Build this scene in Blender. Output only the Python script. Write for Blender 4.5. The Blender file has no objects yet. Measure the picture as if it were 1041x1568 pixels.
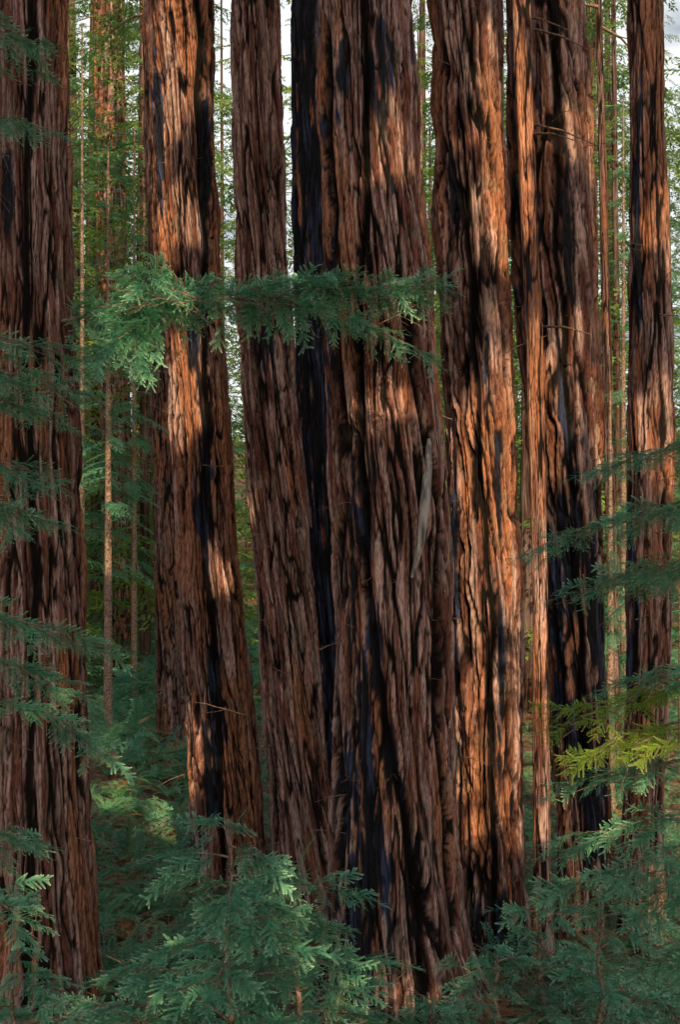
import bpy, math, random
import numpy as np
from mathutils import Vector
random.seed(7); rng=np.random.default_rng(7)
F=2150.0; CH=6.3
scene=bpy.context.scene
def X(px,d): return (px-520.5)/F*d
def Z(py,d): return CH-(py-784.0)/F*d
SA=math.radians(12); SE=math.radians(31)
SD=np.array([math.sin(SA)*math.cos(SE),-math.cos(SA)*math.cos(SE),math.sin(SE)])
YC=-2.5   # plane of the added shade screen behind the viewpoint
# ------------------------------------------------------------ noise
_p=np.random.default_rng(3).permutation(256); _p=np.concatenate([_p,_p,_p])
_g=np.random.default_rng(4).normal(size=(256,3)); _g/=np.linalg.norm(_g,axis=1)[:,None]
def perlin(x,y,z,seed=0):
    x=np.asarray(x,float)+seed*17.31; y=np.asarray(y,float)+seed*5.7; z=np.asarray(z,float)+seed*9.13
    x,y,z=np.broadcast_arrays(x,y,z)
    xi=np.floor(x).astype(int); yi=np.floor(y).astype(int); zi=np.floor(z).astype(int)
    xf=x-xi; yf=y-yi; zf=z-zi
    u=xf**3*(xf*(xf*6-15)+10); v=yf**3*(yf*(yf*6-15)+10); w=zf**3*(zf*(zf*6-15)+10)
    r=0
    for a in (0,1):
        for b in (0,1):
            for c in (0,1):
                h=_p[_p[_p[(xi+a)&255]+((yi+b)&255)]+((zi+c)&255)]
                g=_g[h]
                dd=g[...,0]*(xf-a)+g[...,1]*(yf-b)+g[...,2]*(zf-c)
                r=r+dd*(u if a else 1-u)*(v if b else 1-v)*(w if c else 1-w)
    return r*1.5
def sst(a,b,x):
    t=np.clip((x-a)/(b-a),0,1); return t*t*(3-2*t)
# ------------------------------------------------------------ materials
def newmat(name):
    m=bpy.data.materials.new(name); m.use_nodes=True
    nt=m.node_tree; nt.nodes.clear()
    out=nt.nodes.new('ShaderNodeOutputMaterial')
    return m,nt,out
def N(nt,t,**k):
    n=nt.nodes.new(t)
    for a,b in k.items(): setattr(n,a,b)
    return n
def L(nt,a,b): nt.links.new(a,b)
def ramp(nt,fac,stops,interp='LINEAR'):
    r=N(nt,'ShaderNodeValToRGB'); cr=r.color_ramp; cr.interpolation=interp
    while len(cr.elements)<len(stops): cr.elements.new(0.5)
    for e,(p,c) in zip(cr.elements,stops):
        e.position=p; e.color=(*c,1) if len(c)==3 else c
    L(nt,fac,r.inputs[0]); return r.outputs[0]
def noise(nt,vec,scale,detail=4,rough=.55,dist=0):
    n=N(nt,'ShaderNodeTexNoise'); n.inputs['Scale'].default_value=scale
    n.inputs['Detail'].default_value=detail; n.inputs['Roughness'].default_value=rough; n.inputs['Distortion'].default_value=dist
    L(nt,vec,n.inputs['Vector']); return n.outputs['Fac']
def mapping(nt,vec,sc):
    m=N(nt,'ShaderNodeMapping'); m.inputs['Scale'].default_value=sc; L(nt,vec,m.inputs['Vector']); return m.outputs[0]
def math_(nt,op,a,b=None,c=None):
    m=N(nt,'ShaderNodeMath',operation=op)
    for i,s in enumerate((a,b,c)):
        if s is None: continue
        if isinstance(s,(int,float)): m.inputs[i].default_value=s
        else: L(nt,s,m.inputs[i])
    return m.outputs[0]
def mixc(nt,f,a,b,mode='MIX'):
    m=N(nt,'ShaderNodeMix',data_type='RGBA',blend_type=mode)
    for i,s in ((0,f),(6,a),(7,b)):
        if isinstance(s,(int,float)): m.inputs[i].default_value=s
        elif isinstance(s,tuple): m.inputs[i].default_value=(*s,1)
        else: L(nt,s,m.inputs[i])
    return m.outputs[2]
def bark_mat(name):
    m,nt,out=newmat(name)
    tc=N(nt,'ShaderNodeTexCoord').outputs['Object']
    fib=noise(nt,mapping(nt,tc,(1,1,.09)),66,3,.7)
    at=N(nt,'ShaderNodeAttribute',attribute_name='col')
    c=mixc(nt,1.0,at.outputs['Color'],ramp(nt,fib,[(.32,(.35,.33,.32)),(.5,(1,1,1)),(.68,(1.5,1.46,1.42))]),'MULTIPLY')
    b=N(nt,'ShaderNodeBsdfPrincipled'); L(nt,c,b.inputs['Base Color'])
    L(nt,at.outputs['Alpha'],b.inputs['Roughness']); b.inputs['Specular IOR Level'].default_value=.3
    bu=N(nt,'ShaderNodeBump'); bu.inputs['Strength'].default_value=1; bu.inputs['Distance'].default_value=.03
    L(nt,fib,bu.inputs['Height']); L(nt,bu.outputs[0],b.inputs['Normal']); L(nt,b.outputs[0],out.inputs[0]); return m
def bark_far(name):
    m,nt,out=newmat(name)
    tc=N(nt,'ShaderNodeTexCoord').outputs['Object']
    n=noise(nt,mapping(nt,tc,(1,1,.07)),9,4,.7); b2=noise(nt,mapping(nt,tc,(1,1,.3)),.7,2)
    c=ramp(nt,n,[(.35,(.03,.02,.016)),(.5,(.14,.09,.075)),(.65,(.28,.21,.19))])
    c=mixc(nt,ramp(nt,b2,[(.45,(0,0,0)),(.65,(.6,.6,.6))]),c,(.3,.16,.11),'MULTIPLY')
    d=N(nt,'ShaderNodeBsdfDiffuse'); L(nt,c,d.inputs[0])
    bu=N(nt,'ShaderNodeBump'); bu.inputs['Distance'].default_value=.15; L(nt,n,bu.inputs['Height']); L(nt,bu.outputs[0],d.inputs['Normal'])
    L(nt,d.outputs[0],out.inputs[0]); return m
def leaf_mat(name,dark,light,tip,trans=.35,attr=False):
    m,nt,out=newmat(name)
    oi=N(nt,'ShaderNodeAttribute',attribute_name='rnd').outputs['Fac'] if attr else N(nt,'ShaderNodeObjectInfo').outputs['Random']
    c=mixc(nt,oi,dark,light)
    t=N(nt,'ShaderNodeAttribute',attribute_name='tip').outputs['Fac']
    c=mixc(nt,math_(nt,'MULTIPLY',t,t),c,tip)
    d=N(nt,'ShaderNodeBsdfPrincipled'); L(nt,c,d.inputs['Base Color']); d.inputs['Roughness'].default_value=.5
    d.inputs['Specular IOR Level'].default_value=.45
    if trans<=0: L(nt,d.outputs[0],out.inputs[0]); return m
    tr=N(nt,'ShaderNodeBsdfTranslucent'); L(nt,mixc(nt,.4,c,(.3,.45,.08),'MIX'),tr.inputs[0])
    mx=N(nt,'ShaderNodeMixShader'); mx.inputs[0].default_value=trans
    L(nt,d.outputs[0],mx.inputs[1]); L(nt,tr.outputs[0],mx.inputs[2]); L(nt,mx.outputs[0],out.inputs[0]); return m
def simple_mat(name,a,b,scale=12,stretch=(1,1,1),rough=.9):
    m,nt,out=newmat(name); tc=N(nt,'ShaderNodeTexCoord').outputs['Object']
    n=noise(nt,mapping(nt,tc,stretch),scale,3)
    d=N(nt,'ShaderNodeBsdfPrincipled'); L(nt,ramp(nt,n,[(.3,a),(.7,b)]),d.inputs['Base Color']); d.inputs['Roughness'].default_value=rough
    L(nt,d.outputs[0],out.inputs[0]); return m
M_bark=bark_mat('redwood_bark')
M_bark_far=bark_far('redwood_bark_far')
M_twig=simple_mat('twig_bark',(.06,.035,.025),(.42,.3,.22),20)
M_dead=simple_mat('bleached_wood',(.10,.09,.08),(.62,.58,.54),22,(1,1,.1))
M_near=leaf_mat('needles_near',(.02,.16,.10),(.12,.50,.31),(.50,.90,.60))
M_yel=leaf_mat('needles_sunny_tint',(.22,.42,.06),(.40,.60,.10),(.62,.78,.16),.5)  # sunlit yellow-green put into the needle colour
M_far=leaf_mat('needles_far',(.04,.20,.11),(.40,.54,.10),(.30,.52,.24),.55,True)
M_teal=leaf_mat('needles_mid',(.03,.19,.14),(.18,.48,.28),(.34,.66,.42),.4)
M_screen=leaf_mat('needles_screen',(.06,.12,.05),(.10,.18,.07),(.12,.2,.08),0)  # needles of the added shade screen
M_fern=leaf_mat('fern_green',(.06,.30,.17),(.22,.54,.26),(.38,.66,.32))
M_dry=leaf_mat('dry_fern',(.34,.14,.07),(.66,.32,.14),(.62,.38,.2),.3)
# ------------------------------------------------------------ helpers
def mesh_obj(name,V,Fc,mats,parent=None,smooth=True,attrs=None,link=True,col=None):
    me=bpy.data.meshes.new(name)
    V=np.asarray(V,float); Fc=np.asarray(Fc)
    k=Fc.shape[1]
    me.vertices.add(len(V)); me.vertices.foreach_set('co',V.ravel())
    me.loops.add(Fc.size); me.loops.foreach_set('vertex_index',Fc.ravel().astype(np.int32))
    me.polygons.add(len(Fc)); me.polygons.foreach_set('loop_start',np.arange(0,Fc.size,k,dtype=np.int32))
    if smooth: me.polygons.foreach_set('use_smooth',np.ones(len(Fc),bool))
    me.update(calc_edges=True)
    for m in (mats if isinstance(mats,list) else [mats]): me.materials.append(m)
    for a,v in (attrs or {}).items():
        at=me.attributes.new(a,'FLOAT','POINT'); at.data.foreach_set('value',np.asarray(v,np.float32))
    if col is not None:
        at=me.attributes.new('col','FLOAT_COLOR','POINT'); at.data.foreach_set('color',np.asarray(col,np.float32).ravel())
    o=bpy.data.objects.new(name,me)
    if link: scene.collection.objects.link(o)
    if parent: o.parent=parent
    return o
class Tubes:
    def __init__(s): s.V=[];s.F=[];s.n=0
    def add(s,pts,rads,k=5):
        pts=np.asarray(pts,float); n=len(pts)
        d=np.gradient(pts,axis=0); d/=np.linalg.norm(d,axis=1)[:,None]+1e-9
        up=np.array([0,0,1.]) if abs(d[0][2])<.9 else np.array([1.,0,0])
        a=np.cross(d,up); a/=np.linalg.norm(a,axis=1)[:,None]+1e-9; b=np.cross(d,a)
        th=np.arange(k)*2*math.pi/k
        ring=pts[:,None,:]+np.asarray(rads)[:,None,None]*(a[:,None,:]*np.cos(th)[None,:,None]+b[:,None,:]*np.sin(th)[None,:,None])
        s.V.append(ring.reshape(-1,3))
        i=np.arange(n-1)[:,None]*k; j=np.arange(k)[None,:]; j2=(j+1)%k
        f=np.stack([i+j,i+j2,i+k+j2,i+k+j],-1).reshape(-1,4)+s.n
        s.F.append(f); s.n+=n*k
    def obj(s,name,mat,parent=None):
        if not s.V: return None
        return mesh_obj(name,np.concatenate(s.V),np.concatenate(s.F),mat,parent)
class Leaves:
    def __init__(s): s.V=[];s.F=[];s.T=[];s.n=0
    def leaf(s,p,d,l,w,nrm,tip):
        p=np.array(p);d=np.array(d)/np.linalg.norm(d); sd=np.cross(d,nrm); sd/=np.linalg.norm(sd)+1e-9
        s.V+= [p-sd*w*.35, p+d*l*.45-sd*w*.5+0*p, p+d*l, p+d*l*.45+sd*w*.5]
        s.F.append([s.n,s.n+1,s.n+2,s.n+3]); s.T+=[tip]*4; s.n+=4
def proto_coll(name,objs,realize=False):
    c=bpy.data.collections.new(name); c['realize']=realize
    for o in objs: c.objects.link(o)
    return c
def fin(lv,tb,nm,mat):
    V=np.concatenate([np.array(lv.V)]+tb.V); Fc=np.concatenate([np.array(lv.F)]+[f+lv.n for f in tb.F])
    return mesh_obj(nm,V,Fc,mat,attrs={'tip':np.array(lv.T+[0]*(len(V)-lv.n))},smooth=False,link=False)
def make_spray(seed,mat,Lr=.5,nb=8,bl=.22,nl=.030,nw=.0115,sp=.0135):
    r=random.Random(seed); lv=Leaves(); tb=Tubes()
    bend=r.uniform(-.2,.2)
    def P(t): return np.array([Lr*t, bend*Lr*t*t, .08*Lr*t-.22*Lr*t*t])
    tb.add([P(t) for t in np.linspace(0,1,6)],np.linspace(.004,.001,6),3)
    def twig(p0,d,l,tt):
        n=max(3,int(l/sp)); d=np.array(d)/np.linalg.norm(d); dr=r.uniform(-.1,.5)
        side=np.cross(d,[0,0,1]); side/=np.linalg.norm(side)
        pts=[]
        for i in range(n+1):
            t=i/n; p=p0+d*l*t+np.array([0,0,-dr*l*t*t]); pts.append(p)
            for sg in (-1,1):
                ll=nl*(1-.45*t)*(.7+.3*min(1,t*6))*r.uniform(.8,1.15)
                lv.leaf(p,d*.75+side*sg*.8+np.array([0,0,r.uniform(-.15,.3)]),ll,nw,np.array([0,0,1.]),tt*.3+t*.7)
        lv.leaf(pts[-1],d,nl,nw,np.array([0,0,1.]),1)
        tb.add([pts[0],pts[-1]],[.002,.0008],3)
    for i in range(nb):
        t=.12+.84*i/(nb-1)
        for sg in (-1,1):
            if r.random()<.12: continue
            a=math.radians(r.uniform(28,60))*sg
            l=bl*(math.sin(min(1,t*1.3+.18)*math.pi*.62))*(1.1-.6*t)*r.uniform(.65,1.2)
            twig(P(t+r.uniform(-.03,.03)),[math.cos(a),math.sin(a),r.uniform(-.2,.25)],l,t)
    twig(P(.8),[1,bend,-.1],.2*Lr,1)
    return fin(lv,tb,'spray',mat)
def make_bough(seed,mat,Lr=2.0,n=300,lf=.13,lw=.045,wd=.55,nb=22,stalk=True):
    r=random.Random(seed); lv=Leaves(); tb=Tubes()
    def P(t): return np.array([Lr*t,0,.1*Lr*t-.28*Lr*t*t])
    tb.add([P(t) for t in np.linspace(0,1,4)],np.linspace(.02,.004,4),3)
    for b in range(nb):
        t=.15+.85*b/(nb-1); sg=1 if b%2 else -1
        a=math.radians(r.uniform(35,65))*sg; l=wd*(1.15-.8*t)*r.uniform(.6,1.2)
        d=np.array([math.cos(a),math.sin(a),r.uniform(-.25,.05)]); p0=P(t)
        m=max(3,n//nb)
        if stalk: tb.add([p0,p0+d*l],[.006,.002],3)
        for i in range(m):
            s=r.random(); p=p0+d*l*s+np.array([0,0,-.25*l*s*s])
            aa=a+r.uniform(-1,1); lv.leaf(p,[math.cos(aa),math.sin(aa),r.uniform(-.7,.15)],lf*r.uniform(.5,1.2),lw*r.uniform(.6,1.2),np.array([r.uniform(-.4,.4),r.uniform(-.4,.4),1.]),.4*s+.4*t)
    return fin(lv,tb,'bough',mat)
def make_fern(seed,mat,nf=11,Lf=.85):
    r=random.Random(seed); lv=Leaves(); tb=Tubes()
    for f in range(nf):
        az=f/nf*2*math.pi+r.uniform(-.3,.3); l=Lf*r.uniform(.7,1.15); up=r.uniform(.6,1.2)
        h=np.array([math.cos(az),math.sin(az),0]); sd=np.array([-math.sin(az),math.cos(az),0])
        def P(t): return h*l*(t*.85)+np.array([0,0,l*(up*t-.95*up*t*t*.8)])
        tb.add([P(t) for t in np.linspace(0,1,7)],np.linspace(.004,.001,7),3)
        for i in range(24):
            t=.1+.9*i/23; p=P(t); dd=P(min(1,t+.05))-P(t-.05); nr=np.cross(dd,sd)
            for sg in(-1,1):
                lv.leaf(p,sd*sg+dd*2.5+np.array([0,0,-.15]),.13*l*math.sin(min(1,(1-t)*1.5+.08)*math.pi/2)*r.uniform(.85,1.1),.026*l,nr,t)
    return fin(lv,tb,'fern',mat)
C_near=proto_coll('near_sprays',[make_spray(i,M_near) for i in range(6)])
C_yel=proto_coll('sunny_tint_sprays',[make_spray(i+20,M_yel) for i in range(3)])
C_far=proto_coll('far_boughs',[make_bough(i,M_far,n=110,lf=.21,lw=.075,stalk=False) for i in range(4)],True)
C_mid=proto_coll('mid_boughs',[make_bough(i+9,M_teal,Lr=1.2,n=260,lf=.09,lw=.026,wd=.42) for i in range(4)])
C_screen=proto_coll('screen_boughs',[make_bough(i+30,M_screen,Lr=.8,n=40,lf=.36,lw=.22,wd=.34,nb=10,stalk=False) for i in range(3)],True)
C_fern=proto_coll('ferns',[make_fern(i,M_fern) for i in range(3)])
C_dry=proto_coll('dry_ferns',[make_fern(i+5,M_dry,9,.7) for i in range(2)])
class Pts:
    def __init__(s): s.p=[];s.r=[];s.s=[]
    def add(s,p,r,sc): s.p.append(tuple(p)); s.r.append(tuple(r)); s.s.append(sc)
def scatter(name,P,coll,parent=None):
    n=len(P.p)
    if n==0: return
    me=bpy.data.meshes.new(name); me.vertices.add(n); me.vertices.foreach_set('co',np.array(P.p,float).ravel())
    a=me.attributes.new('rot','FLOAT_VECTOR','POINT'); a.data.foreach_set('vector',np.array(P.r,np.float32).ravel())
    a=me.attributes.new('sc','FLOAT','POINT'); a.data.foreach_set('value',np.array(P.s,np.float32))
    a=me.attributes.new('rnd','FLOAT','POINT'); a.data.foreach_set('value',rng.random(n).astype(np.float32))
    a=me.attributes.new('pick','INT','POINT'); a.data.foreach_set('value',rng.integers(0,len(coll.objects),n).astype(np.int32))
    o=bpy.data.objects.new(name,me); scene.collection.objects.link(o)
    if parent: o.parent=parent
    g=bpy.data.node_groups.new(name+'_gn','GeometryNodeTree')
    g.interface.new_socket('Geometry',in_out='INPUT',socket_type='NodeSocketGeometry')
    g.interface.new_socket('Geometry',in_out='OUTPUT',socket_type='NodeSocketGeometry')
    gi=g.nodes.new('NodeGroupInput'); go=g.nodes.new('NodeGroupOutput')
    ci=g.nodes.new('GeometryNodeCollectionInfo'); ci.inputs[0].default_value=coll
    ci.inputs['Separate Children'].default_value=True; ci.inputs['Reset Children'].default_value=True
    ip=g.nodes.new('GeometryNodeInstanceOnPoints'); ip.inputs['Pick Instance'].default_value=True
    def na(t,nm):
        x=g.nodes.new('GeometryNodeInputNamedAttribute'); x.data_type=t; x.inputs['Name'].default_value=nm
        return [q for q in x.outputs if q.enabled and q.name=='Attribute'][0]
    e=g.nodes.new('FunctionNodeEulerToRotation')
    g.links.new(na('FLOAT_VECTOR','rot'),e.inputs[0]); g.links.new(e.outputs[0],ip.inputs['Rotation'])
    g.links.new(na('FLOAT','sc'),ip.inputs['Scale']); g.links.new(na('INT','pick'),ip.inputs['Instance Index'])
    g.links.new(gi.outputs[0],ip.inputs['Points']); g.links.new(ci.outputs[0],ip.inputs['Instance'])
    if coll['realize']:
        rz=g.nodes.new('GeometryNodeRealizeInstances'); g.links.new(ip.outputs[0],rz.inputs[0]); g.links.new(rz.outputs[0],go.inputs[0])
    else: g.links.new(ip.outputs[0],go.inputs[0])
    md=o.modifiers.new('scatter','NODES'); md.node_group=g
    return o
# ------------------------------------------------------------ ground
def gz(x,y):
    x=np.asarray(x,float); y=np.asarray(y,float)
    z=.28*perlin(x*.13,y*.13,0*x,2)+.08*perlin(x*.6,y*.6,0*x,5)
    z=z+ sst(34,90,y)*3.0 + sst(90,260,y)*16 + sst(0,-6,y)*4.0*sst(60,10,np.abs(x))
    z=z+ .9*np.exp(-((x+5.6)/2.2)**2-((y-31)/7.)**2)
    return z
ax=np.concatenate([np.linspace(-400,-30,50,endpoint=False),np.linspace(-30,30,240,endpoint=False),np.linspace(30,400,51)])
ay=np.concatenate([np.linspace(-200,5,50,endpoint=False),np.linspace(5,50,220,endpoint=False),np.linspace(50,500,80)])
gx,gy=np.meshgrid(ax,ay); gzv=gz(gx,gy)+.03*perlin(gx*2.5,gy*2.5,0*gx,8)
nx=len(ax); ny=len(ay); i=(np.arange(ny-1)[:,None]*nx+np.arange(nx-1)[None,:])
gf=np.stack([i,i+1,i+nx+1,i+nx],-1).reshape(-1,4)
m,nt,out=newmat('forest_floor'); tc=N(nt,'ShaderNodeTexCoord').outputs['Object']
n1=noise(nt,tc,.8,3); n2=noise(nt,tc,9,5,.7)
c=ramp(nt,n2,[(.3,(.05,.028,.02)),(.5,(.20,.10,.065)),(.7,(.48,.25,.16))])
c=mixc(nt,ramp(nt,n1,[(.45,(0,0,0)),(.62,(.6,.6,.6))]),c,(.06,.13,.06))
b=N(nt,'ShaderNodeBsdfPrincipled'); L(nt,c,b.inputs['Base Color']); b.inputs['Roughness'].default_value=.95
bu=N(nt,'ShaderNodeBump'); bu.inputs['Distance'].default_value=.1; L(nt,n2,bu.inputs['Height']); L(nt,bu.outputs[0],b.inputs['Normal'])
L(nt,b.outputs[0],out.inputs[0])
ground=mesh_obj('ground',np.stack([gx,gy,gzv],-1).reshape(-1,3),gf,m)
# ------------------------------------------------------------ hero trunks
def trunk(name,d,prof,seed,char=[],charall=0,grooves=[],depth=.075,lobe=.07,top=30,twist=.05,res=.0115,fs=1.0,red=0.,dim=1.):
    prof=sorted(prof); py=np.array([p[0] for p in prof],float)
    cx=np.array([(p[1]+p[2])/2 for p in prof]); hw=np.array([(p[2]-p[1])/2 for p in prof])
    zp=Z(py,d)[::-1]; cxp=X(cx,d)[::-1]; hwp=(hw/F*d)[::-1]
    ztop=Z(-90,d); z0=-.5
    zz=np.concatenate([np.arange(z0,ztop,.026),np.arange(ztop,top,.4)])
    def ip(a):
        v=np.interp(zz,zp,a); s=(zp[-1]-zp[-3])
        sl=(a[-1]-a[-3])/s; v=np.where(zz>zp[-1],a[-1]+sl*.5*(zz-zp[-1]),v)
        k=21; vp=np.pad(v,k//2,mode='edge'); return np.convolve(vp,np.ones(k)/k,'valid')
    C=ip(cxp); R=np.maximum(ip(hwp),.05)
    R=np.where(zz>ztop,R*np.clip(1-(zz-ztop)/(top-ztop+.3),.06,1)**.6,R)
    R0=float(R[:200].mean()); nth=int(min(540,max(70,2*math.pi*R0/res)))
    th=np.arange(nth)*2*math.pi/nth
    T,Zg=np.meshgrid(th,zz); Rg=R[:,None]+0*T; Cg=C[:,None]+0*T
    tw=T+twist*Zg+.08*perlin(np.cos(T)*R0,np.sin(T)*R0,Zg*.4,seed+1)/max(R0,.3)*.5
    ux=np.cos(tw)*R0*fs; uy=np.sin(tw)*R0*fs
    lo=perlin(ux*1.3,uy*1.3,Zg*.10,seed)*1.0+.5*perlin(ux*2.8,uy*2.8,Zg*.2,seed+9)
    wv=.28*perlin(ux*4,uy*4,Zg*1.7,seed+6)
    n1=perlin(ux*6.5+wv,uy*6.5-wv,Zg*.42,seed+2)
    n2=perlin(ux*14+wv*2,uy*14+wv*2,Zg*.95,seed+3)
    n3=perlin(ux*30+wv*2,uy*30+wv*2,Zg*2.2,seed+4)
    n4=perlin(ux*9+wv,uy*9,Zg*3.0,seed+5)
    a1=np.abs(n1);a2=np.abs(n2);a3=np.abs(n3)
    p1=sst(0,.18,a1); p2=sst(0,.19,a2); p3=sst(0,.24,a3)
    crk=sst(.0,.09,np.abs(n4))
    h=.44*p1+.33*p2+.14*p3+.09*crk
    plate=perlin(ux*7,uy*7,Zg*.75,seed+7)
    h=np.clip(h*(.9+.1*plate),0,1)
    dep=depth*min(1,R0/.4)*1.35
    flare=1+.22*np.exp(-np.clip(Zg,0,9)/.45)*(1+.9*perlin(ux*1.8,uy*1.8,Zg*.1,seed+12))
    r=Rg*flare*(1+lobe*lo)+dep*(h-.74)+dep*.65*plate
    frontness=sst(.05,-.35,np.sin(T))
    x=Cg+np.cos(T)*r
    pxv=520.5+x/d*F; pyv=784-(Zg-CH)/d*F
    hc=h.copy()
    for pl,w,dp in grooves:
        pl=sorted(pl,key=lambda q:q[1]); gxp=np.interp(pyv,[q[1] for q in pl],[q[0] for q in pl])
        wob=9*perlin(0*Zg,0*Zg,Zg*.9,seed+20)
        inr=sst(pl[0][1]-40,pl[0][1]+20,pyv)*sst(pl[-1][1]+60,pl[-1][1],pyv)
        g=np.exp(-((pxv-gxp-wob)/w)**2)*frontness*inr
        r=r-dp*g
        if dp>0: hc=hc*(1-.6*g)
    ch=np.zeros_like(x)+charall
    for (a,bb,rx,ry) in char:
        q=((pxv-a)/rx)**2+((pyv-bb)/ry)**2
        ch=np.maximum(ch,.85*np.exp(-q*.8)*frontness)
    def m3(f,A,B): return A*(1-f[...,None])+np.asarray(B)*f[...,None]
    strand=perlin(ux*16,uy*16,Zg*.65,seed+40)+.6*perlin(ux*34,uy*34,Zg*2.0,seed+41)
    big=perlin(ux*1.5,uy*1.5,Zg*.35,seed+42)+.6*perlin(ux*5,uy*5,Zg*.6,seed+43)
    tone=perlin(ux*9,uy*9,Zg*.6,seed+44)
    colr=np.zeros(x.shape+(3,))+np.array((.25,.105,.075))
    colr=m3(sst(-.3,.3,strand),colr,(.64,.435,.385))
    colr=m3(.75*sst(-.05-red,.45-red,big),colr,(.62,.26,.13))
    colr*= (1+.5*np.clip(tone,-1,1))[...,None]
    fl=perlin(ux*3,uy*3,Zg*2.2,seed+45); colr=m3(.3*sst(.25,.6,fl),colr,(.29,.31,.24))
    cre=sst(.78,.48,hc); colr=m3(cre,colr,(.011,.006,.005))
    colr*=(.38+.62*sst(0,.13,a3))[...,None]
    cn=perlin(ux*10,uy*10,Zg*.9,seed+50)+.6*perlin(ux*22,uy*22,Zg*2.6,seed+51)
    cf=sst(.42,.60,ch+.85*cn)*np.minimum(1,ch*3)
    chc=np.zeros_like(colr)+np.array((.009,.010,.016)); chc=m3(sst(-.1,.5,strand)*sst(.4,.85,h),chc,(.06,.085,.19))  # char, with a sky reflection painted blue on raised strands
    colr=m3(cf,colr,chc)*dim
    al=np.where(cf>.5,.5,.9)
    col=np.concatenate([np.clip(colr,0,.88),al[...,None]],-1)
    x=Cg+np.cos(T)*r; y=d+np.sin(T)*r
    nz=len(zz); V=np.stack([x,y,Zg+0*x],-1).reshape(-1,3)
    i=np.arange(nz-1)[:,None]*nth; j=np.arange(nth)[None,:]; j2=(j+1)%nth
    f=np.stack([i+j,i+j2,i+nth+j2,i+nth+j],-1).reshape(-1,4)
    o=mesh_obj(name,V,f,M_bark,col=col.reshape(-1,4))
    rr=random.Random(seed); tb=Tubes(); P=Pts()
    for k in range(15):
        zc=rr.uniform(18,top); az=rr.uniform(0,2*math.pi); l=rr.uniform(1.2,3.0)*(1.15-(zc-15)/(top-15)*.7)
        c0=np.array([float(np.interp(zc,zz,C)),d,zc]); dr=np.array([math.cos(az),math.sin(az),-.15])
        tb.add([c0,c0+dr*l*.5,c0+dr*l+np.array([0,0,-.2*l])],[.05,.03,.012],5)
        for s in (.4,.8):
            P.add(c0+dr*l*s,(rr.uniform(-.3,.3),rr.uniform(.1,.5),az+rr.uniform(-.9,.9)),rr.uniform(.6,1.0))
    tb.obj('limbs',M_twig,o); scatter('crown',P,C_far,o)
    return o,(zz,C,R)
TR={}
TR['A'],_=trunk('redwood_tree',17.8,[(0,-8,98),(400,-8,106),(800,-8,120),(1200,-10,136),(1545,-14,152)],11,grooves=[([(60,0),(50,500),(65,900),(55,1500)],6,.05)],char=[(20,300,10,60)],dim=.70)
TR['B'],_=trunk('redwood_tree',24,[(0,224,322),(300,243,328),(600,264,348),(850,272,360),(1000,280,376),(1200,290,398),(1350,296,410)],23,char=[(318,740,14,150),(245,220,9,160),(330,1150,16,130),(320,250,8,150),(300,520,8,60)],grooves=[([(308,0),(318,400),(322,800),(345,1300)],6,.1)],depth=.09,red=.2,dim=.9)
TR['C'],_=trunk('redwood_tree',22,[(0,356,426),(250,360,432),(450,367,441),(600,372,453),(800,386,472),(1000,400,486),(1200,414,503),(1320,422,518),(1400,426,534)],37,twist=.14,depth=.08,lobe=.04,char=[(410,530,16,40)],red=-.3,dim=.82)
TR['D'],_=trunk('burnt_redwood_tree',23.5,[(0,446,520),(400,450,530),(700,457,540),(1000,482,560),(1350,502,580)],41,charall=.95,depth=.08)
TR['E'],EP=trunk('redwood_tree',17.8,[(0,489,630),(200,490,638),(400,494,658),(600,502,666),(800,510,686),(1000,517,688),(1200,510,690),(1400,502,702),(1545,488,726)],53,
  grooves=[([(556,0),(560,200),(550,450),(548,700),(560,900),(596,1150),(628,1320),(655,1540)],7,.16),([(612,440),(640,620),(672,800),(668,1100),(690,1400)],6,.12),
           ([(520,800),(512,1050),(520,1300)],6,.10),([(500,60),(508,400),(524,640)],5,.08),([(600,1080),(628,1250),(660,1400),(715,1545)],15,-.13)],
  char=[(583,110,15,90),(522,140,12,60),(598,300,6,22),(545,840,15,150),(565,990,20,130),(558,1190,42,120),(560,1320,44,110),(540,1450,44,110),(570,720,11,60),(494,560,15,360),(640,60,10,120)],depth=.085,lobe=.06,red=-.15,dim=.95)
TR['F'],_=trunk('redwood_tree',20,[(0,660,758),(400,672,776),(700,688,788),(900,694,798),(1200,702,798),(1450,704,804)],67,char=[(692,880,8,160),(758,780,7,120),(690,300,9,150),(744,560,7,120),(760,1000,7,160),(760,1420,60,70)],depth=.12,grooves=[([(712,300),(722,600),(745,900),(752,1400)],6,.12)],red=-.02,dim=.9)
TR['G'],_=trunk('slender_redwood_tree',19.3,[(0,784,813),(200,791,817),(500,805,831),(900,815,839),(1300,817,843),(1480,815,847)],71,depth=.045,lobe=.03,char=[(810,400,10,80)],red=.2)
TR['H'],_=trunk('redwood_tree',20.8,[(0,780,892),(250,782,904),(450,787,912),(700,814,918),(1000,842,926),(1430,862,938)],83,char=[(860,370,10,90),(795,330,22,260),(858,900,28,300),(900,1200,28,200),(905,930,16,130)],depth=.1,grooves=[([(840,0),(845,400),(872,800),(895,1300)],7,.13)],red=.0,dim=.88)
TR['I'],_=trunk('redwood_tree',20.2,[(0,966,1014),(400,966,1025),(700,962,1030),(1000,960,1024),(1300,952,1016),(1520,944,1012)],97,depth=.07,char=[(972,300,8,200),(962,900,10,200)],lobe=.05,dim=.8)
TR['J'],_=trunk('redwood_tree',35,[(0,217,246),(400,226,254),(800,234,268),(1170,242,288)],103,res=.03,dim=.5)
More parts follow.
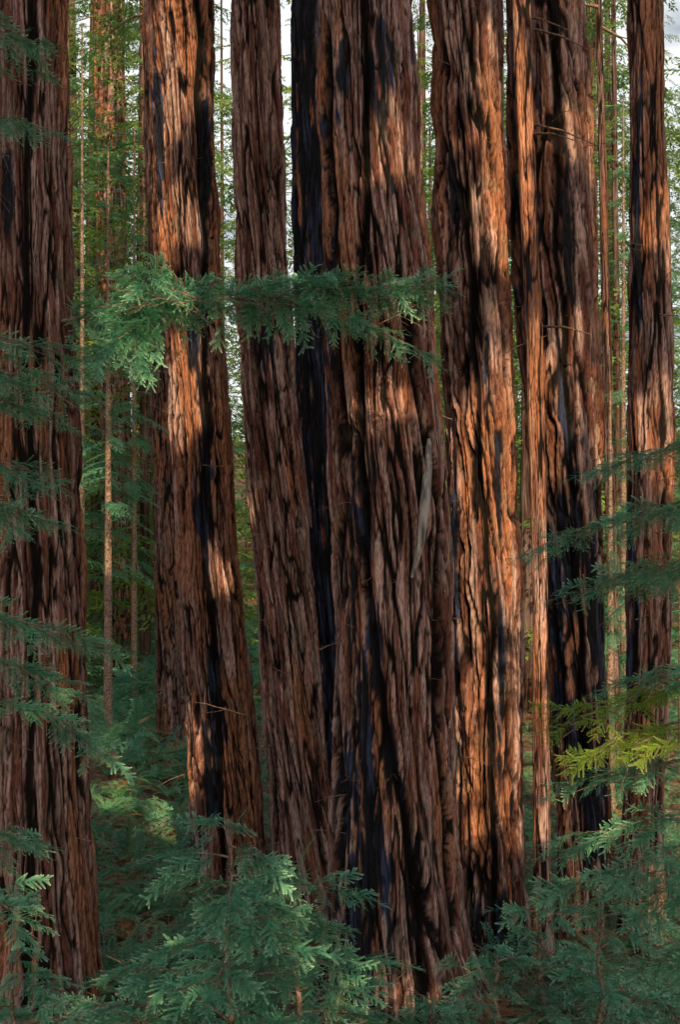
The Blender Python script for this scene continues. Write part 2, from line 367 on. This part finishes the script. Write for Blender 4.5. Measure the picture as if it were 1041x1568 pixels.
TR['K'],_=trunk('redwood_tree',50,[(0,144,188),(400,148,194),(800,156,202),(1060,160,210)],113,res=.04,dim=.7)
TR['L'],_=trunk('slender_redwood_tree',34,[(0,912,922),(500,922,936),(900,930,946),(1240,938,956)],127,res=.03,depth=.04,dim=.35)  # bark colour dimmed in place of shade
tb=Tubes()
def onE(px,py,off=.0):
    zz,C,R=EP; z=Z(py,17.0); c=np.interp(z,zz,C); r=np.interp(z,zz,R); x=X(px,17.0)
    return np.array([x,17.8-math.sqrt(max(.02,r*r-(x-c)**2))-off,z])
tb.add([onE(660,670,-.05),onE(657,720,.05),onE(652,770,.07),onE(645,830,.05),onE(632,885,-.05)],[.03,.055,.065,.05,.02],9)
tb.obj('broken_limb',M_dead,TR['E'])
# ------------------------------------------------------------ branches
def wob(p,a): return p+np.array([random.uniform(-a,a) for _ in range(3)])
def branch(tb,P,p0,p1,sag=.15,r=.018,n=10,ss=1.0,droop=.25,bare=.15,nk=1,vs=.4):
    p0=np.array(p0,float);p1=np.array(p1,float); l=np.linalg.norm(p1-p0)
    def Q(t): return p0+(p1-p0)*t+np.array([0,0,sag*4*t*(1-t)*l*.5])
    pts=[wob(Q(t),.012*l) for t in np.linspace(0,1,8)]; pts[0]=p0
    tb.add(pts,np.linspace(r,.003,8),5)
    az=math.atan2(p1[1]-p0[1],p1[0]-p0[0])
    for i in range(n):
        t=bare+(1-bare)*i/max(1,n-1); q=Q(t)
        for sg in (-1,1):
            for k in range(nk):
                P.add(wob(q,.02*l),(random.uniform(-1,1),random.uniform(-vs,vs+.1)+droop,az+sg*random.uniform(.35,1.15)),ss*random.uniform(.6,1.2)*(1.15-.45*t))
    P.add(Q(1),(0,droop,az),ss*.8)
def bare_twig(tb,p0,az,l,up=.1,r=.012,forks=3):
    d=np.array([math.cos(az),math.sin(az),up]); p0=np.array(p0)
    pts=[p0+d*l*t+np.array([0,0,-.12*l*t*t])+np.array([random.uniform(-.02,.02)*l for _ in range(3)])*(t>0) for t in np.linspace(0,1,6)]
    tb.add(pts,np.linspace(r,.002,6),4)
    for k in range(forks):
        q=pts[random.randint(1,4)]; a=az+random.choice((-1,1))*random.uniform(.4,1.1); ll=l*random.uniform(.2,.5)
        e=q+np.array([math.cos(a),math.sin(a),up+random.uniform(-.5,.3)])*ll
        tb.add([q,(q+e)/2+np.array([0,0,-.03*ll]),e],[r*.45,r*.3,.0015],3)
tb=Tubes();P=Pts()
def W(px,py,d): return np.array([X(px,d),d,Z(py,d)])
branch(tb,P,W(95,492,17.5),W(355,455,16.4),.04,.03,18,1.1,.15,.1,3,.8)
branch(tb,P,W(345,458,16.4),W(665,440,16.0),.03,.018,20,.9,.2,.0,3,.9)
branch(tb,P,W(360,458,16.4),W(560,500,15.6),.05,.012,11,.85,.3,.1,2,.8)
branch(tb,P,W(480,470,16.1),W(650,545,15.8),.1,.010,9,.8,.5,.3,1)
branch(tb,P,W(200,480,17.0),W(230,415,15.9),.05,.012,8,1.0,.15,.1,2,.8)
branch(tb,P,W(250,480,16.9),W(150,540,15.9),.05,.012,8,1.0,.35,.1,2,.8)
branch(tb,P,W(200,480,16.9),W(215,560,15.9),.05,.012,6,1.0,.35,.1,2,.8)
branch(tb,P,W(300,470,16.6),W(250,400,16.2),.05,.012,6,.8,.15,.1,1,.8)
branch(tb,P,W(300,470,16.6),W(330,430,15.9),.05,.012,6,.9,.15,.1,1)
branch(tb,P,W(420,460,16.3),W(500,415,15.9),.05,.012,8,.9,.15,.1,1,.8)
branch(tb,P,W(560,450,16.1),W(640,425,15.9),.05,.012,6,.8,.15,.1,1,.8)
for k in range(34):
    px=random.uniform(200,650); bare_twig(tb,W(px,465,16.1),random.uniform(-math.pi,0),random.uniform(.3,.8),random.uniform(-.6,.7),.007,3)
tb.add([W(286,470,16.6),W(274,500,16.5),W(280,530,16.5),W(268,560,16.45)],[.03,.025,.018,.006],6)
tb.obj('spreading_limb',M_twig,TR['A']); scatter('limb_needles',P,C_near,TR['A'])
for key,d,xs,ys,n,side in (('A',17.8,(90,105),(150,900),20,0),('A',17.8,(0,100),(50,1400),22,-1),('B',24,(240,345),(100,1200),10,-1),('C',22,(370,440),(300,1300),14,-1),('E',17.8,(500,690),(380,1500),30,-1),('F',20,(690,790),(100,1400),12,-1),('H',20.8,(800,900),(20,600),8,-1),('I',20.2,(965,1025),(100,1400),14,-1)):
    tb=Tubes()
    for k in range(n):
        px=random.uniform(*xs); py=random.uniform(*ys); az=random.uniform(-2.9,-.2) if side else random.uniform(-1.6,.3)
        bare_twig(tb,W(px,py,d)-np.array([0,.30 if side else 0,0]),az,random.uniform(.3,.9),random.uniform(-.2,.5),.008,3)
    if key=='H':
        for (a,b_,c,e) in ((820,45,905,78),(815,190,912,222),(825,500,905,512),(790,25,870,45),(815,205,880,215)):
            p=W(a,b_,20.3); q=W(c,e,19.6); tb.add([p,(p+q)/2+np.array([0,0,.05]),q],[.02,.015,.005],5)
    tb.obj('dead_twigs',M_twig,TR[key])
# ------------------------------------------------------------ saplings
def sapling(x,y,h,spread,n,ss=1.0,name='young_redwood_tree',coll=None,zlo=.3,r=.05,spr=6):
    g=float(gz(x,y)); tb=Tubes();P=Pts()
    tb.add([np.array([x+.03*math.sin(k*1.7),y+.03*math.cos(k*2.1),g-.1+(h+.1)*k/9]) for k in range(10)],np.linspace(r,.006,10),8)
    for k in range(n):
        t=(k+random.random()*.6)/n; z=g+h*(zlo+(1-zlo)*t); az=k*2.4+random.uniform(-.5,.5)
        l=spread*(1.05-.75*t)*random.uniform(.6,1.3)
        p0=np.array([x,y,z]); p1=p0+np.array([math.cos(az)*l,math.sin(az)*l,l*random.uniform(-.3,.5)])
        branch(tb,P,p0,p1,.1,.012,max(2,int(spr*l)+1),ss,.1,.3,1)
        if random.random()<.5: bare_twig(tb,p0+(p1-p0)*.5,az+random.uniform(-1,1),random.uniform(.2,.5),random.uniform(-.3,.6),.006,3)
    P.add((x,y,g+h-.1),(0,-1.2,0),ss*.7)
    o=tb.obj(name,M_twig); scatter('needles',P,coll or C_near,o); return o
sapling(X(350,12.3),12.3,3.55,1.1,28,.9,zlo=.3)
sapling(X(455,13.4),13.4,3.0,1.05,24,.9,zlo=.25)
sapling(X(225,13.0),13.0,2.1,.95,16,.9,zlo=.25)
sapling(X(520,14.2),14.2,1.7,.7,14,.8,zlo=.15)
sapling(X(660,15.8),15.8,.8,.5,8,.7,zlo=.1)
sapling(X(760,15.5),15.5,1.3,.8,14,.8,zlo=.1)
sapling(X(920,15.5),15.5,1.9,.9,18,.85,zlo=.1)
sapling(X(20,14.5),14.5,1.7,.8,12,.9,zlo=.15)
sapling(X(830,17.5),17.5,1.5,.7,12,.8,zlo=.1)
def edge_tree(x,y,h,targets,ss,r=.09,extra=14):
    g=float(gz(x,y)); tb=Tubes();P=Pts();Q=Pts()
    tb.add([np.array([x+.04*math.sin(k*1.3),y+.04*math.cos(k*1.9),g-.1+(h+.1)*k/11]) for k in range(12)],np.linspace(r,.02,12),10)
    for (px,py,d,up,sunny) in targets:
        e=W(px,py,d); p0=np.array([x,y,e[2]+up])
        l=np.linalg.norm(e-p0)
        branch(tb,Q if sunny else P,p0,e,.08,.016,int(6*l),ss,.22,.35,1)
        for k in range(4):
            t=random.uniform(.45,.9); q=p0+(e-p0)*t+np.array([0,0,.04*l]); a=math.atan2(e[1]-y,e[0]-x)+random.choice((-1,1))*random.uniform(.4,.9); ll=random.uniform(.3,.6)
            branch(tb,Q if sunny else P,q,q+np.array([math.cos(a)*ll,math.sin(a)*ll,-.35*ll]),.05,.006,3,ss*.9,.25,.3,1)
        for k in range(5):
            t=random.uniform(.3,.9); q=p0+(e-p0)*t; bare_twig(tb,q,random.uniform(-3,3),random.uniform(.2,.6),random.uniform(-.9,.3),.005,3)
    for k in range(extra):
        z=g+h*random.uniform(.5,1); az=random.uniform(0,6.28); l=random.uniform(.8,1.7)*(1.2-.8*(z-g)/h)
        p0=np.array([x,y,z])
        if abs(x+math.cos(az)*l)/max(1,(y+math.sin(az)*l))<.26: continue
        branch(tb,P,p0,p0+np.array([math.cos(az)*l,math.sin(az)*l,-.1*l]),.1,.015,8,ss,.2,.2,1)
    o=tb.obj('young_redwood_tree',M_twig); scatter('needles',P,C_near,o); scatter('sunny_tint_needles',Q,C_yel,o)
edge_tree(-3.3,9.5,10,[(110,600,9.2,.3,0),(60,535,9.6,.1,0),(50,720,9.3,.15,0),(75,800,9.0,.3,0),(120,985,9.2,.3,0),(60,1030,9.6,.2,0),(125,1125,9.0,.4,0),(15,1290,9.2,.2,0),(25,1390,9.6,.2,0),(45,640,9.8,.4,0),(30,60,9.6,.1,0),(20,190,9.6,.1,0)],.62)
edge_tree(3.9,11,10,[(915,720,11.2,.4,0),(850,838,10.8,.6,0),(890,905,11.3,.35,0),(960,880,10.5,.2,0),(865,1108,11.0,.6,1),(910,1150,10.9,.45,1),(880,1210,11.3,.45,0),(870,1300,11.3,.55,0),(850,1375,11.6,.5,0),(930,1390,11,.3,0),(990,1480,11,.3,0),(1010,790,11.5,.2,0),(950,1330,10.6,.3,0),(960,1050,11,.3,0)],.68)
# ------------------------------------------------------------ understory
Pf=Pts();Pd=Pts();Pm=Pts()
for k in range(3100):
    y=random.uniform(14,60); x=random.uniform(-.33,.33)*y
    z=float(gz(x,y)); s=random.uniform(.4,1.1)
    gap=(-7.5<x<-2.9 and 20<y<42)
    q=random.random()
    if q<.46: Pf.add((x,y,z-.02),(random.uniform(-.2,.2),random.uniform(-.2,.2),random.uniform(0,6.28)),s*.9)
    elif q<(.66 if gap else .60): Pd.add((x,y,z-.02),(random.uniform(-.2,.2),random.uniform(-.2,.2),random.uniform(0,6.28)),s*.8)
    else: Pm.add((x,y,z+random.uniform(.0,.4)),(random.uniform(-.5,.5),random.uniform(-1.2,-.1),random.uniform(0,6.28)),s*random.uniform(.35,.85))
for k in range(170):   # bank of shrubs and ferns on the left rise
    y=random.uniform(20,40); x=X(random.uniform(130,295),y); z=float(gz(x,y)); q=random.random()
    if q<.4: Pf.add((x,y,z),(random.uniform(-.2,.2),random.uniform(-.2,.2),random.uniform(0,6.28)),random.uniform(.7,1.2))
    elif q<.6: Pd.add((x,y,z),(random.uniform(-.2,.2),random.uniform(-.2,.2),random.uniform(0,6.28)),random.uniform(.6,1.1))
    else: Pm.add((x,y,z+random.uniform(0,.5)),(random.uniform(-.5,.5),random.uniform(-1.2,-.2),random.uniform(0,6.28)),random.uniform(.5,.95))
for px,d in ((285,15.6),(505,15.4),(400,16),(150,16.2),(960,15.8),(590,16.4),(700,16.3)):
    x=X(px,d); Pf.add((x,d,float(gz(x,d))),(0,0,random.uniform(0,6)),1.1)
for k in range(430):
    y=random.uniform(36,55); x=X(random.choice([random.uniform(120,260),random.uniform(330,400),random.uniform(900,1060)]),y)
    z=float(gz(x,y)); Pm.add((x,y,z+random.uniform(0,1.8)),(random.uniform(-.5,.5),random.uniform(-.8,.2),random.uniform(0,6.28)),random.uniform(.6,1.2))
scatter('sword_fern_patch',Pf,C_fern); scatter('dry_fern_patch',Pd,C_dry); scatter('huckleberry_thicket',Pm,C_mid)
tb=Tubes()
for k in range(560):
    y=random.uniform(14.5,34); x=random.uniform(-.27,.27)*y
    bare_twig(tb,(x,y,float(gz(x,y))+random.uniform(0,.25)),random.uniform(0,6.28),random.uniform(.3,1.3),random.uniform(0,.9),.009,4)
tb.add([W(-20,1568,16.6),W(90,1562,16.6),W(175,1542,16.6)],[.05,.045,.03],7)
for a,b_,c,e,y in ((150,1330,250,1230,25),(190,1180,260,1280,29),(150,1420,230,1400,20)):
    p=W(a,b_,y); q=W(c,e,y+1.5); p[2]=float(gz(p[0],p[1]))+.08; q[2]=float(gz(q[0],q[1]))+.1; tb.add([p,(p+q)/2,q],[.09,.07,.04],8)
tb.obj('fallen_branches',M_twig)
# ------------------------------------------------------------ distant forest
root=bpy.data.objects.new('distant_redwood_forest',None); scene.collection.objects.link(root)
tb=Tubes();P=Pts()
def ppx(x,y,z): return 520.5+x/y*F, 784-(z-CH)/y*F
def open_sky(x,y,z,m=6):
    px,py=ppx(x,y,z)
    return (py<250 and (330-m<px<356+m or 424-m<px<446+m)) or (925-m<px<955+m and 75<py<140)
trees=[]
for k in range(130):
    y=random.uniform(42,140); x=random.uniform(-.42,.42)*y
    px=ppx(x,y,0)[0]
    if 325<px<360 or 420<px<450 : continue
    trees.append((x,y,random.uniform(.14,.5),random.uniform(26,46)))
for px,d,r in ((118,62,.3),(212,60,.3),(132,85,.4),(178,95,.4),(342,75,.14),(640,80,.5),(935,66,.3),(950,48,.14),(108,45,.15),(222,46,.16)):
    trees.append((X(px,d),d,r,40))
for (x,y,r,h) in trees:
    g=float(gz(x,y)); ln=random.uniform(-.01,.01)
    zs=np.linspace(g-.3,g+h,12); tb.add([np.array([x+ln*(z-g),y,z]) for z in zs],r*np.clip(1.15-(zs-g)/h*1.0,.05,1.1),12)
    nb=int(h*2.2)
    for b in range(nb):
        z=g+h*(1-random.random()**1.15*.97); az=random.uniform(0,6.28); t=(z-g)/h
        s=random.uniform(.8,1.7)*(1.25-.8*t)
        if open_sky(x+math.cos(az)*s,y,z) and random.random()<.5: continue
        P.add((x+math.cos(az)*r*.5,y+math.sin(az)*r*.5,z),(random.uniform(-.4,.4),random.uniform(-.1,.4),az),s)
for k in range(4600):
    y=random.uniform(48,150); x=random.uniform(-.36,.36)*y; g=float(gz(x,y)); z=g+random.random()**1.05*(10+.24*y)
    if open_sky(x,y,z) and random.random()<.8: continue
    P.add((x,y,z),(random.uniform(-.5,.5),random.uniform(-.4,.5),random.uniform(0,6.28)),random.uniform(.8,1.8))
tb.obj('trunks',M_bark_far,root); scatter('foliage',P,C_far,root)
def midtree(px,d,h,spread,n,zb=.08):
    x=X(px,d); g=float(gz(x,d)); t=Tubes();P=Pts()
    t.add([np.array([x,d,z]) for z in np.linspace(g-.2,g+h,6)],np.linspace(.12,.02,6),7)
    for k in range(n):
        u=random.random(); az=random.uniform(0,6.28); z=g+h*(zb+(1-zb)*u)
        l=spread*(1.1-.7*u)
        for s in (0,.45):
            P.add((x+math.cos(az)*l*s,d+math.sin(az)*l*s,z-.1*s),(random.uniform(-.4,.4),random.uniform(0,.35),az+random.uniform(-.3,.3)),random.uniform(.7,1.1)*l/1.8)
    o=t.obj('young_conifer_tree',M_twig); scatter('boughs',P,C_mid,o)
midtree(165,33,14,1.4,60,.4); midtree(125,40,20,2.0,70,.2); midtree(205,44,18,1.8,70,.2); midtree(935,30,9,1.2,60); midtree(955,40,18,1.8,90); midtree(350,38,9,1.2,45); midtree(645,40,18,1.0,60); midtree(1045,34,14,1.5,70)
# ------------------------------------------------------------ unseen tree screen added behind the viewpoint, gaps shaped for sun patches
holes=[]
def hole(px,py,rx,ry,d):
    p=np.array([X(px,d),d-.35,Z(py,d)]); t=(p[1]-YC)/(-SD[1]); q=p+SD*t
    holes.append((q[0],q[2],rx/F*d+.10,ry/F*d+.12))
for h in [(276,90,28,95,24),(285,350,20,50,24),(283,605,26,80,24),(338,880,12,30,24),(592,240,28,60,17.8),(588,620,32,85,17.8),
 (748,100,20,60,20),(740,245,18,50,20),(757,360,20,60,20),(766,590,17,90,20),(704,700,13,100,20),(722,910,13,130,20),(782,840,11,130,20),(726,1160,22,120,20),(792,1130,16,100,20),
 (822,600,20,140,19.3),(828,850,20,170,19.3),(832,1120,20,140,19.3),(800,180,18,55,19.3),(887,205,28,75,20.8),(857,570,28,85,20.8),(885,660,14,45,20.8),
 (1014,640,18,100,20.2),(1022,340,14,80,20.2),(1000,1380,18,90,20.2),(935,1140,80,55,11),(165,1200,40,120,30),(250,1260,36,60,27),(150,1000,24,80,40)]: hole(*h)
H=np.array(holes)
P=Pts(); tb=Tubes()
for k in range(20500):
    x=random.uniform(-2.3,11.5); z=random.uniform(9,35)
    if z>28.5 and not 2.0<x<4.6: continue
    if x<4.6 and z<12.6 and random.random()<.75: continue
    az=random.uniform(0,6.28); s=random.uniform(.5,.8)
    bad=False
    for sg in (-1,0,1):
        xx=x+sg*math.cos(az)*.33*s
        if np.any(((xx-H[:,0])/(H[:,2]+.15))**2+((z-H[:,1])/(H[:,3]+.15))**2<1): bad=True;break
    if bad: continue
    c=np.array([x,YC+random.uniform(-.4,.4),z]); off=np.array([math.cos(az),math.sin(az),0])*.36*s
    P.add(c-off,(random.uniform(-.9,.9),random.uniform(-.5,.6),az),s)
for x in (-2,2.6,8.6,11.5):
    zs=np.linspace(0,31,14); g=float(gz(x,YC-1))
    tb.add([np.array([x,YC-1,g-.3+z]) for z in zs],.18*np.clip(1.1-zs/32,.05,1),14)
root2=tb.obj('unseen_shade_screen',M_bark_far); scatter('screen_foliage',P,C_screen,root2)  # out-of-view trunks and foliage added to shape the sunlight
# ------------------------------------------------------------ light / world / camera
w=bpy.data.worlds.new('World'); scene.world=w; w.use_nodes=True; nt=w.node_tree
bg=nt.nodes['Background']; sk=nt.nodes.new('ShaderNodeTexSky'); sk.sky_type='NISHITA'; sk.sun_disc=False
sk.sun_elevation=SE; sk.sun_rotation=math.radians(180-12); sk.air_density=1.0; sk.dust_density=5; sk.ozone_density=1.2
hs=nt.nodes.new('ShaderNodeHueSaturation'); hs.inputs['Saturation'].default_value=.95
nt.links.new(sk.outputs[0],hs.inputs['Color'])
tcw=nt.nodes.new('ShaderNodeTexCoord').outputs['Generated']
sx=nt.nodes.new('ShaderNodeSeparateXYZ'); nt.links.new(tcw,sx.inputs[0])
cn=noise(nt,mapping(nt,tcw,(1,1,2.5)),5,4,.6)
elev=ramp(nt,sx.outputs[2],[(0,(1,1,1)),(.42,(1,1,1)),(.55,(0,0,0))])
north=ramp(nt,sx.outputs[1],[(.3,(0,0,0)),(.7,(1,1,1))])
cm=ramp(nt,cn,[(.3,(0,0,0)),(.5,(1,1,1))])
fac=math_(nt,'MULTIPLY',math_(nt,'MULTIPLY',elev,north),cm)
cc=mixc(nt,fac,hs.outputs[0],(11,11.3,11.6))
nt.links.new(cc,bg.inputs[0]); bg.inputs[1].default_value=.092
sl=bpy.data.lights.new('sun','SUN'); sl.energy=5; sl.angle=math.radians(.4); sl.color=(1,.72,.42)
so=bpy.data.objects.new('sun',sl); scene.collection.objects.link(so); so.rotation_euler=Vector(SD).to_track_quat('Z','Y').to_euler(); so.location=(10,-30,40)
cam=bpy.data.cameras.new('camera'); co=bpy.data.objects.new('camera',cam); scene.collection.objects.link(co)
co.location=(0,0,CH); co.rotation_euler=(math.radians(90),0,0); cam.sensor_fit='VERTICAL'; cam.sensor_height=24; cam.lens=24*F/1568; cam.clip_end=2000
scene.camera=co
scene.view_settings.view_transform='Standard'; scene.view_settings.look='None'; scene.view_settings.exposure=0
